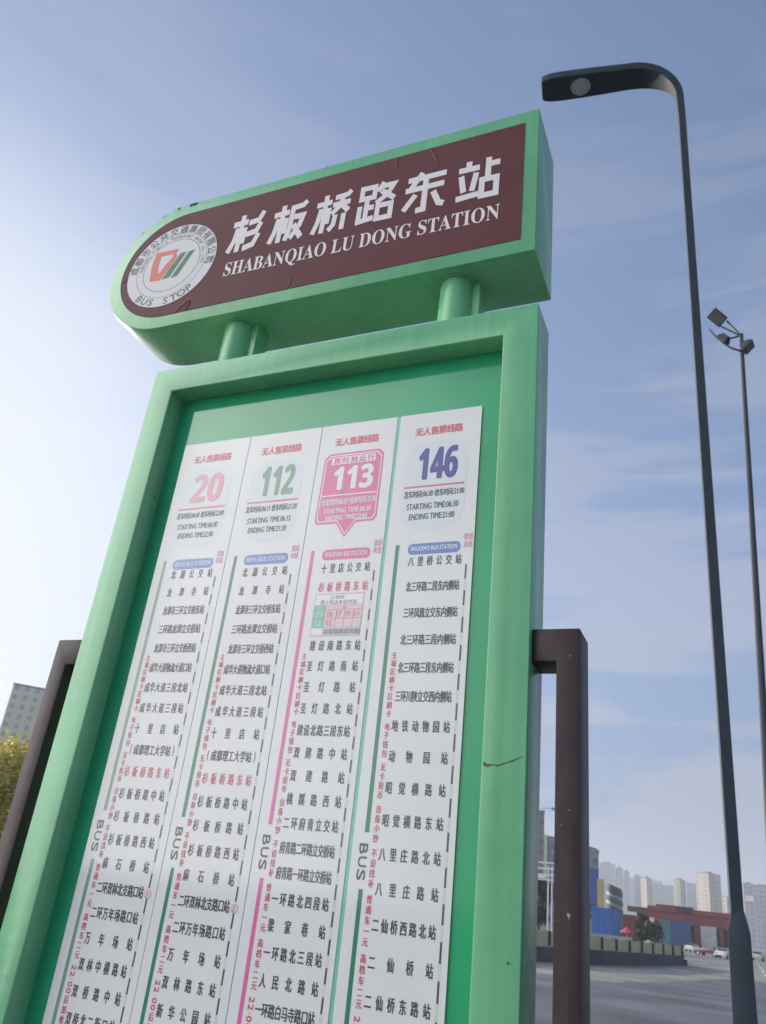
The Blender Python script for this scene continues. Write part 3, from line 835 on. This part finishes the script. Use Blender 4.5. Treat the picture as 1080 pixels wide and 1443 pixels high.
building('apartment_tower', 'widest hazy tower beside the dark curved building', (-228, 1481), (-203, 1485), 100.2, 24, hazyconc)
building('apartment_tower', 'slim hazy tower standing just right of the widest hazy one', (-201, 1484), (-190.5, 1486), 94.4, 20, lilac)
building('apartment_tower', 'darker slim hazy tower above the curved building\'s right end', (-177, 1387), (-168.5, 1388), 84.2, 18, hazyconc)
building('apartment_tower', 'pale slim hazy tower left of the stubby yellowish tower', (-180, 1538), (-168.5, 1539), 88.0, 20, lilac)
building('apartment_tower', 'stubby yellowish tower above the dark red end of the gate', (-130.6, 1191.4), (-117, 1192.9), 66.9, 20, paleconc, yaw=R(-46))
building('apartment_block', 'long low grey block between the two yellowish tower groups', (-136, 1392), (-106, 1394.6), 70.2, 20, hazyconc, roofbox=False)
building('apartment_tower', 'pale yellow slab tower left of the tallest yellowish one', (-90.3, 1195.2), (-75.5, 1196.3), 68.4, 20, paleconc, yaw=R(-30))
building('apartment_block', 'grey block between the pale yellow slab and the tallest tower', (-81, 1296), (-62, 1297.2), 71.1, 20, hazyconc, roofbox=False)
building('apartment_tower', 'tallest yellowish tower with a shaded grey right side', (-55.2, 1047.2), (-29, 1048.3), 69.6, 20, paleconc, yaw=R(-42))
building('apartment_tower', 'small pale tower just left of the lamp column', (-32.7, 1148.2), (-21, 1148.5), 51.5, 18, paleconc, yaw=R(-40), roofbox=False)
t6 = building('apartment_tower', 'lilac tower right of the lamp column with a pale rooftop sign', (-5.1, 898.7), (4.0, 898.7), 54.3, 18, lilac)
mb = MB(); mb.box(-3.6, 3.6, -0.9, -0.4, 38.6, 43.4, mat('sign_pale', (0.62, 0.5, 0.53), 0.6)); local_part(mb, 'sign_board', t6[0])
building('apartment_tower', 'lilac tower at the very right edge of the picture', (4.3, 948.6), (22, 948.6), 56.3, 18, lilac)
building('apartment_tower', 'wide hazy slab filling in behind the slim towers', (-245, 1700), (-150, 1703), 92, 18, hazyconc, roofbox=False)
building('apartment_block', 'distant low pale block behind the red gate', (-75, 1500), (-15, 1502), 52, 18, lilac, roofbox=False)

# building behind the sign's right edge with a crane jib
darkglass = facade('dark_curtain_wall', (0.11, 0.13, 0.13), (0.05, 0.07, 0.08), 3.4, 2.0, 0.7, 0.6, 0.5)
t, w, h, y0, d = building('office_tower', 'dark office tower half hidden by the sign frame, crane arm on top', (-74, 309.7), (-66.8, 311.4), 38.7, 16, darkglass)
mb = MB(); mb.tube([(w / 2 - 1, 3, h + .3), (w / 2 + 3.2, 3, h + .5), (w / 2 + 4.4, 3, h + .1)], 0.12, roofm, 6)
mb.box(w / 2 + 2.6, w / 2 + 3.8, 2.6, 3.4, h - 0.1, h + 0.9, roofm); local_part(mb, 'crane_arm', t)
blueglass = facade('blue_curtain_wall', (0.15, 0.19, 0.25), (0.08, 0.12, 0.20), 3.6, 1.8, 0.75, 0.6, 0.3)
t, w, h, y0, d = building('office_block', 'blue glass office block with a pale green corner stripe', (-54.0, 252.7), (-46.6, 254.2), 24.3, 14, blueglass, roofbox=False)
mb = MB(); mb.box(-w / 2 + .05, -w / 2 + 1.0, -0.5, -0.02, 11, h, mat('pale_green_panel', (0.30, 0.44, 0.34), 0.5)); local_part(mb, 'corner_stripe', t)
slate = facade('slate_tower', (0.15, 0.18, 0.21), (0.09, 0.11, 0.14), 3.2, 2.2, 0.6, 0.55, 0.5)
t, w, h, y0, d = building('office_tower', 'slate tower behind the brown post with a bright blue lower face', (-39.8, 214.8), (-32.5, 216.1), 18.4, 12, slate, roofbox=False)
mb = MB(); mb.prism([(-w / 2, h * .965 + .61), (w / 2, h * .965 + .61), (w / 2 - .5, h * .965 + 1.0), (-w / 2, h * .965 + 2.4)], 0.1, d, roofm); local_part(mb, 'slanted_roof', t)
bluep = mat('blue_panel', (0.012, 0.06, 0.26), 0.5, 0.1, 0.6)
mb = MB(); mb.box(w / 2 - 2.3, w / 2 + .05, -0.4, -0.02, 5.5, 15.3, bluep); local_part(mb, 'billboard', t)
mb = MB(); yel = mat('yellow_panel', (0.30, 0.25, 0.10), 0.6, 0.1, 1)
mb.box(-31.6, -30.1, 207.8, 208.4, -0.9, 11.5, yel)
tag(mb.build('sign_tower', origin=(-30.9, 208.1, -0.9)), 'tall yellow sign slab beside the dark curved building', 'sign')
# curved dark building: fanned floors with pale spandrels
t = thing('curved_building', 'dark curved building with slanting pale balcony bands', 'building', (-37.7, 276, -1.0), 0)
dk = mat('dark_band', (0.045, 0.06, 0.08), 0.4); lt = mat('pale_band', (0.42, 0.46, 0.5), 0.5)
def arcslab(z0, z1, r0, m, skew):
    mb = MB(); P0, P1 = [], []
    for k in range(13):
        a = R(-170 + 160 * k / 12)
        x = 2.6 * r0 * math.cos(a); y = 5 * math.sin(a) * r0 + 4
        dz = -skew * (x / 2.6)
        P0.append((x, y, z0 + dz)); P1.append((x, y, z1 + dz))
    n = len(P0); fs = [(i, i + 1, n + i + 1, n + i) for i in range(n - 1)] + [list(range(n))[::-1], [n + i for i in range(n)], (n - 1, 0, n, 2 * n - 1)]
    mb.add(P0 + P1, fs, m); return mb
for i, (z0, z1, r0, m, nm) in enumerate(((0, 7.5, .96, dk, 'wall'), (7.51, 8.6, 1.02, dk, 'balcony_band'), (8.61, 9.5, .94, lt, 'balcony_band'), (9.51, 11.0, 1.02, dk, 'balcony_band'), (11.01, 11.9, .94, lt, 'balcony_band'), (11.91, 13.4, 1.0, dk, 'balcony_band'))):
    local_part(arcslab(z0, z1, r0, m, 0.9), nm, t)
mb = arcslab(13.41, 14.3, .9, dk, 0.9); local_part(mb, 'roof', t)
# red gate building
redm = mat('red_cladding', (0.20, 0.035, 0.035), 0.7, 0.1, 0.3); dred = mat('dark_red_roof', (0.10, 0.03, 0.03), 0.7)
greywall = mat('grey_wall', (0.25, 0.26, 0.29), 0.8, 0.15, 0.3)
t = thing('red_gatehouse', 'long low red gate building with open bays between red columns', 'building', (-16.5, 257.8, -0.95), math.atan2(1.6, 24))
mb = MB(); mb.box(-12.1, 12.1, 0, 7, 5.4, 8.2, redm); local_part(mb, 'beam', t)
mb = MB(); mb.box(-9.2, 12.3, -.4, 7.4, 8.21, 9.3, redm); mb.box(-7, 3, 1, 6, 9.31, 9.9, redm); local_part(mb, 'roof', t)
mb = MB(); mb.box(-14.6, -9.25, -.3, 7, 7.3, 8.6, dred); local_part(mb, 'side_roof', t)
mb = MB(); mb.box(-1.5, 2.2, -.8, -.42, 8.4, 9.6, mat('black_sign', (0.02, 0.02, 0.025), 0.5)); local_part(mb, 'sign_board', t)
for x, w in ((-5.0, .95), (3.6, 1.5), (9.6, 1.1), (11.6, .8), (-12.0, .5)):
    mb = MB(); mb.box(x - w / 2, x + w / 2, .3, 1.8, 0, 5.39, redm); local_part(mb, 'column', t)
mb = MB(); mb.prism([(-2.2, 5.39), (-1.1, 3.4), (-.6, 3.4), (.4, 5.39)], .4, 1.2, redm); local_part(mb, 'bracket', t)
mb = MB(); mb.box(-12, 12, 6.2, 6.6, 0, 5.38, dred); local_part(mb, 'back_wall', t)
def slab(name, label, cat, x0, x1, y, z0, z1, m, dpt=0.3, ribs=0, group=None):
    mb = MB(); mb.box(x0, x1, y, y + dpt, z0, z1, m)
    for k in range(ribs):
        x = x0 + (x1 - x0) * (k + .5) / ribs; mb.box(x - .03, x + .03, y - .05, y - .001, z0, z1, m)
    return tag(mb.build(name, origin=((x0 + x1) / 2, y, z0)), label, cat, group)
deepb = mat('deep_blue_hoarding', (0.02, 0.07, 0.20), 0.6, 0.15, 0.5); brightb = mat('bright_blue_hoarding', (0.012, 0.10, 0.36), 0.5, 0.06, 0.6)
tealb = mat('teal_hoarding', (0.03, 0.16, 0.20), 0.6, 0.15, 0.5); pinkish = mat('whitewash', (0.52, 0.46, 0.44), 0.8, 0.15, 0.4)
slab('hoarding', 'bright blue hoarding beside the brown post, behind the parked cars', 'hoarding', -19.7, -17.2, 127.2, -0.9, 3.95, brightb, ribs=4)
slab('hoarding', 'darker violet-blue hoarding right of the bright blue one', 'hoarding', -17.9, -16.4, 132.4, -0.9, 3.85, mat('violet_hoarding', (0.04, 0.08, 0.26), 0.6), ribs=2)
slab('hoarding', 'deep blue hoarding in the middle bay of the red gate', 'hoarding', -19.2, -14.4, 253, -0.95, 5.2, deepb, ribs=6)
slab('hoarding', 'teal hoarding in the left bay of the red gate', 'hoarding', -22.3, -19.4, 253.3, -0.95, 5.0, tealb, ribs=3)
slab('advert_panel', 'pale grey panel in the right bay of the red gate', 'panel', -11.9, -8.0, 254, -0.4, 4.6, mat('pale_panel', (0.36, 0.36, 0.40), 0.7, 0.2, 0.5))
slab('wall', 'whitish pink wall in front of the left end of the red gate', 'wall', -17.5, -15.3, 168, -0.95, 4.0, pinkish)
slab('shed', 'dark red shed standing over the red parasol', 'shed', -17.0, -15.3, 139, -0.9, 3.6, mat('shed_red', (0.11, 0.025, 0.03), 0.7), dpt=3)
slab('wall', 'low grey wall behind the row of parked cars', 'wall', -30, -12.5, 112, -0.95, 0.7, greywall)
# left building
building('apartment_tower', 'grey tower behind the yellow tree at the left edge', (-216.2, 205.3), (-205.8, 215.7), 57.8, 12, facade('left_tower', (0.42, 0.45, 0.48), (0.36, 0.39, 0.42), 3, 3.2, .5, .5), floor=-0.3)
building('apartment_tower', 'cream tower cut by the left edge behind the grey one', (-215.5, 190.5), (-205.6, 200.5), 54.0, 8, facade('cream_tower', (0.6, 0.56, 0.42), (0.3, 0.3, 0.3), 3, 3.2, .4, .5), floor=-0.3, roofbox=False)

# white mast with bars behind the post
wm = mat('white_steel', (0.55, 0.58, 0.62), 0.5)
t = thing('sign_gantry', 'white twin-pole gantry with cross bars left of the brown post', 'gantry', (-15.2, 77, gz(77) - .12))
for x in (-15.30, -14.95):
    mb = MB(); mb.tube([(x, 77, gz(77) - .12), (x, 77, 5.9)], 0.06, wm, 8); mb.build('pole', t, smooth=40)
for z in (4.7, 5.1, 5.6, 6.1):
    mb = MB(); mb.box(-16.4, -14.4, 76.9, 77.08, z, z + .12, wm); mb.build('cross_bar', t)
mb = MB(); mb.box(-16.3, -15.5, 76.84, 76.89, 4.85, 5.08, wm); mb.build('sign_board', t)

# ================================================================== barrier
yb = mat('olive_panel', (0.62, 0.52, 0.30), 0.7, 0.12, 0.8); yd = mat('dark_post', (0.07, 0.07, 0.05), 0.8); conc = mat('dark_plinth', (0.10, 0.105, 0.115), 0.85, 0.2, 0.6)
t = thing('barrier_wall', 'low olive yellow barrier wall with dark posts on a dark plinth', 'barrier', (-7.6, 69, gz(69) - .12))
A = Vector((-12.6, 40.5, 0)); Bp = Vector((-5.3, 89.8, 0)); n = 14; dd = (Bp - A).normalized(); pp = Vector((-dd.y, dd.x, 0))
def zt(s): return 0.98 - 0.36 * s
mbp = MB(); mbl = MB()
for k in range(n):
    s0, s1 = k / n, (k + 1) / n; a = A.lerp(Bp, s0); b = A.lerp(Bp, s1)
    def cell(mb, off0, off1, zlo, zhi, m, a=a, b=b, s0=s0, s1=s1):
        c = [a - pp * off0, b - pp * off0, b + pp * off1, a + pp * off1]
        z0 = [zlo(s0), zlo(s1), zlo(s1), zlo(s0)]; z1 = [zhi(s0), zhi(s1), zhi(s1), zhi(s0)]
        vs = [(p.x, p.y, z) for p, z in zip(c, z0)] + [(p.x, p.y, z) for p, z in zip(c, z1)]
        mb.add(vs, [(3, 2, 1, 0), (4, 5, 6, 7), (0, 1, 5, 4), (1, 2, 6, 5), (2, 3, 7, 6), (3, 0, 4, 7)], m)
    mp_ = MB(); cell(mp_, .12, .12, lambda s: zt(s) - .86 + .10 * s, lambda s: zt(s), yb)
    if 1: mp_.build('panel', t)
    cell(mbl, .3, .3, lambda s: gz(A.lerp(Bp, s).y) - .125, lambda s: zt(s) - .862 + .10 * s, conc)
    mq = MB(); w_ = 0.13 + .07 * s1
    mq.box(b.x - w_, b.x + w_, b.y - w_ * 2.0, b.y + w_ * 2.0, zt(s1) - .76, zt(s1) + .06, yd); mq.build('post', t)
e = Bp + dd * 1.2
mbl.box(Bp.x - .3, e.x + .3, Bp.y + .01, e.y, gz(90) - .125, gz(90) + .35, conc)
mbl.build('plinth', t)

# ================================================================== cars
def car(name, label, paintm, loc, rz, group, long=4.5, hgt=1.46):
    t = thing(name, label, 'car', loc, rz, group)
    prof = [(-.5, .30), (-.5, .62), (-.485, .72), (-.40, .76), (-.27, 1.0), (.02, 1.0), (.20, .72), (.42, .64), (.49, .52), (.5, .30)]
    W = 0.87; mb = MB(); secs = []
    for s, k, top in ((-1, .97, .985), (-.9, 1.0, 1.0), (.9, 1.0, 1.0), (1, .97, .985)):
        ring_ = []
        for x, z in prof:
            inset = 1.0 if z < .74 else 0.80
            ring_.append(Vector((x * long * k, s * W * inset, (z * top) * hgt)))
        secs.append(ring_)
    mb.sweep(secs, paintm); local_part(mb, 'body', t, smooth=35, bevel=0.02)
    mb = MB()
    for s in (-1, 1):
        pts = [(-.37, .76), (-.255, .95), (.005, .95), (.165, .74)]
        q = [(x * long, s * (W * (.885 if z < .8 else .815)), z * hgt) for x, z in pts]
        mb.add(q, [(0, 1, 2, 3) if s > 0 else (3, 2, 1, 0)], glassd)
    mb.add([(.03 * long, -.64, .975 * hgt), (.03 * long, .64, .975 * hgt), (.215 * long, .70, .725 * hgt), (.215 * long, -.70, .725 * hgt)], [(0, 1, 2, 3)], glassd)
    mb.add([(-.28 * long, -.64, .985 * hgt), (-.28 * long, .64, .985 * hgt), (-.41 * long, .70, .775 * hgt), (-.41 * long, -.70, .775 * hgt)], [(3, 2, 1, 0)], glassd)
    for v in range(len(mb.v)):
        x, y, z = mb.v[v]; mb.v[v] = (x * 1.01, y * 1.06, z + .012)
    local_part(mb, 'window', t)
    for x in (-.31, .31):
        for s in (-1, 1):
            mb = MB(); mb.tube([(x * long, s * .70, .31), (x * long, s * .885, .31)], .31, tyre, 20); w = local_part(mb, 'wheel', t, smooth=40)
            mb = MB(); mb.tube([(x * long, s * .886, .31), (x * long, s * .893, .31)], .19, chrome, 16); r = mb.build('rim'); r.parent = w
    for s in (-1, 1):
        mb = MB(); mb.box(.485 * long, .505 * long, s * .6 - .16, s * .6 + .16, .48 * hgt, .56 * hgt, lens_m); local_part(mb, 'headlight', t)
        mb = MB(); mb.box(-.507 * long, -.497 * long, s * .62 - .15, s * .62 + .15, .58 * hgt, .68 * hgt, redlight); local_part(mb, 'tail_light', t)
    return t
def cpaint(n, c): return mat(n, c, 0.35, coat=0.8)
white, dredc, blackc, cream, silver, greyc = [cpaint(*a) for a in (('car_white', (.70, .70, .72)), ('car_maroon', (.10, .02, .03)), ('car_black', (.02, .02, .025)), ('car_cream', (.45, .43, .34)), ('car_silver', (.42, .44, .47)), ('car_grey', (.14, .15, .17)))]
G1, G2 = 'cars on the road', 'cars parked behind the barrier'
def gl(y): return gz(y) - .121
car('parked_car', 'white car with red tail lights, leftmost on the open road', white, (-9.4, 175.5, gl(175)), R(80), G1)
car('parked_car', 'dark maroon car seen side on between two white cars', dredc, (-5.9, 157.6, gl(157)), R(152), G1)
car('parked_car', 'white car seen nose on, left of the lamp column', white, (-3.45, 151.7, gl(151)), R(-100), G1)
car('parked_car', 'black car tucked right behind the nose-on white car', blackc, (-2.1, 160, gl(160)), R(-95), G1)
car('parked_car', 'cream car right of the lamp column', cream, (1.5, 172, gl(172)), R(-95), G1)
car('parked_car', 'white car behind the barrier, nearest the brown post', white, (-11.4, 79, gl(79)), R(150), G2)
car('parked_car', 'silver car behind the barrier in front of the red parasol', silver, (-10.3, 88, gl(88)), R(150), G2)
car('parked_car', 'grey car behind the barrier, between silver car and dark car', greyc, (-9.2, 96, gl(96)), R(150), G2)
car('parked_car', 'dark car behind the right end of the barrier', blackc, (-8.3, 104, gl(104)), R(150), G2)
# red parasol
t = thing('parasol', 'red parasol open behind the parked cars', 'parasol', (-15.0, 127.6, gz(128) - .12))
mb = MB(); mb.tube([(-15, 127.6, gz(128) - .12), (-15, 127.6, 1.8)], .03, wm, 8); mb.build('pole', t)
mb = MB(); n = 8; rim = [(-15 + 1.0 * math.cos(2 * math.pi * k / n), 127.6 + 1.0 * math.sin(2 * math.pi * k / n), 1.15) for k in range(n)]
mb.add(rim + [(-15, 127.6, 1.9)], [(k, (k + 1) % n, n) for k in range(n)], mat('red_canvas', (0.50, 0.05, 0.09), 0.8)); mb.build('canopy', t)

# ================================================================== trees
def leafmat(name, c1, c2, trans=0.25):
    m = bpy.data.materials.new(name); m.use_nodes = True
    nt = m.node_tree; b = nt.nodes['Principled BSDF']; N = nt.nodes.new; L = nt.links.new
    g = N('ShaderNodeNewGeometry'); x = N('ShaderNodeMix'); x.data_type = 'RGBA'
    L(g.outputs['Random Per Island'], x.inputs['Factor']); x.inputs['A'].default_value = (*c1, 1); x.inputs['B'].default_value = (*c2, 1)
    L(x.outputs['Result'], b.inputs['Base Color']); b.inputs['Roughness'].default_value = 0.6
    tr = N('ShaderNodeBsdfTranslucent'); L(x.outputs['Result'], tr.inputs['Color'])
    ms = N('ShaderNodeMixShader'); ms.inputs['Fac'].default_value = trans
    L(b.outputs[0], ms.inputs[1]); L(tr.outputs[0], ms.inputs[2]); L(ms.outputs[0], nt.nodes['Material Output'].inputs['Surface'])
    return m
bark = mat('bark', (0.07, 0.055, 0.045), 0.9, 0.3, 8)
def tree(name, label, x, y, h, r, trunk, lm, nl=2500, leaf=0.25, seed=1, squash=1.0, clumps=26):
    rnd = random.Random(seed); zb = gz(y) - .12
    t = thing(name, label, 'tree', (x, y, zb))
    mb = MB(); top = zb + h * .62
    mb.tube([(x, y, zb), (x + .05 * r, y, zb + h * .3), (x, y, top)], [trunk, trunk * .75, trunk * .4], bark, 9)
    cs = []
    for k in range(clumps):
        a = rnd.uniform(0, 6.283); q = rnd.uniform(.2, 1); zz = rnd.uniform(-.9, 1)
        rr = r * q * math.sqrt(max(0.08, 1 - (zz * .9) ** 2))
        cs.append((Vector((x + rr * math.cos(a), y + rr * math.sin(a), zb + h - (h - trunk * 4) * .38 + zz * (h * .36) * squash)), r * rnd.uniform(.22, .42)))
    for c, _ in cs[:10]:
        s = Vector((x, y, zb + h * rnd.uniform(.28, .55)))
        mb.tube([s, s.lerp(c, .55) + Vector((0, 0, -.05 * h)), c], [trunk * .32, trunk * .2, trunk * .06], bark, 6)
    mb.build('trunk', t, smooth=50)
    mb = MB()
    for k in range(nl):
        c, cr_ = rnd.choice(cs)
        d = Vector((rnd.gauss(0, 1), rnd.gauss(0, 1), rnd.gauss(0, .8))).normalized() * cr_ * rnd.uniform(.45, 1.1)
        p = c + d; s = leaf * rnd.uniform(.6, 1.3)
        a1 = Vector((rnd.gauss(0, 1), rnd.gauss(0, 1), rnd.gauss(0, 1))).normalized(); a2 = a1.orthogonal().normalized()
        mb.quad(p - a1 * s, p - a2 * s * .55, p + a1 * s, p + a2 * s * .55, lm)
    mb.build('crown', t)
    return t
yl = leafmat('yellow_leaves', (0.33, 0.29, 0.075), (0.52, 0.46, 0.13), .45)
dg = leafmat('dark_leaves', (0.018, 0.035, 0.02), (0.05, 0.075, 0.035))
mg = leafmat('mid_leaves', (0.03, 0.06, 0.03), (0.07, 0.10, 0.05))
tree('broadleaf_tree', 'yellow green tree at the left edge behind the sign post', -21.6, 19.8, 4.75, 2.3, .16, yl, 7500, .095, 3, clumps=38)
tree('broadleaf_tree', 'dark bare-topped tree behind the yellow one, left edge', -39.5, 41, 9.4, 2.4, .2, mg, 1500, .16, 4)
tree('broadleaf_tree', 'dark tree right of the red parasol', -15.2, 147.7, 4.6, 1.7, .14, dg, 1400, .22, 5)
tree('broadleaf_tree', 'lower dark tree in front of the pinkish wall', -13.6, 150, 3.7, 1.5, .12, dg, 1200, .2, 6)
tree('broadleaf_tree', 'dark green tree beside the sign frame, behind the white gantry', -22.6, 106, 7.0, 2.2, .18, dg, 2200, .24, 7)
tree('broadleaf_tree', 'mid green tree behind the bright blue hoarding', -24, 140, 6.2, 2.2, .18, mg, 1600, .25, 8)
# clipped hedge under the yellow tree
rnd = random.Random(12); mb = MB()
for k in range(3500):
    p = Vector((rnd.uniform(-24.5, -15.5), 0, rnd.uniform(-.1, 2.75))); p.y = -p.x * .93 + rnd.uniform(-.5, .5) - 1.0
    s = rnd.uniform(.08, .16); a1 = Vector((rnd.gauss(0, 1), rnd.gauss(0, 1), rnd.gauss(0, 1))).normalized(); a2 = a1.orthogonal().normalized()
    mb.quad(p - a1 * s, p - a2 * s * .6, p + a1 * s, p + a2 * s * .6, dg)
tag(mb.build('hedge'), 'dark clipped hedge under the yellow green tree', 'hedge')

# ================================================================== haze
mb = MB(); mb.box(-2200, 2200, -300, 2300, -1.6, 135, paint)
hz = mb.build('haze'); hz['kind'] = 'stuff'
hm = bpy.data.materials.new('haze_air'); hm.use_nodes = True
nt = hm.node_tree; nt.nodes.remove(nt.nodes['Principled BSDF'])
pv = nt.nodes.new('ShaderNodeVolumePrincipled')
pv.inputs['Color'].default_value = (0.80, 0.88, 1.0, 1)
pv.inputs['Density'].default_value = 0.00034
pv.inputs['Anisotropy'].default_value = 0.35
nt.links.new(pv.outputs[0], nt.nodes['Material Output'].inputs['Volume'])
hz.data.materials.clear(); hz.data.materials.append(hm)
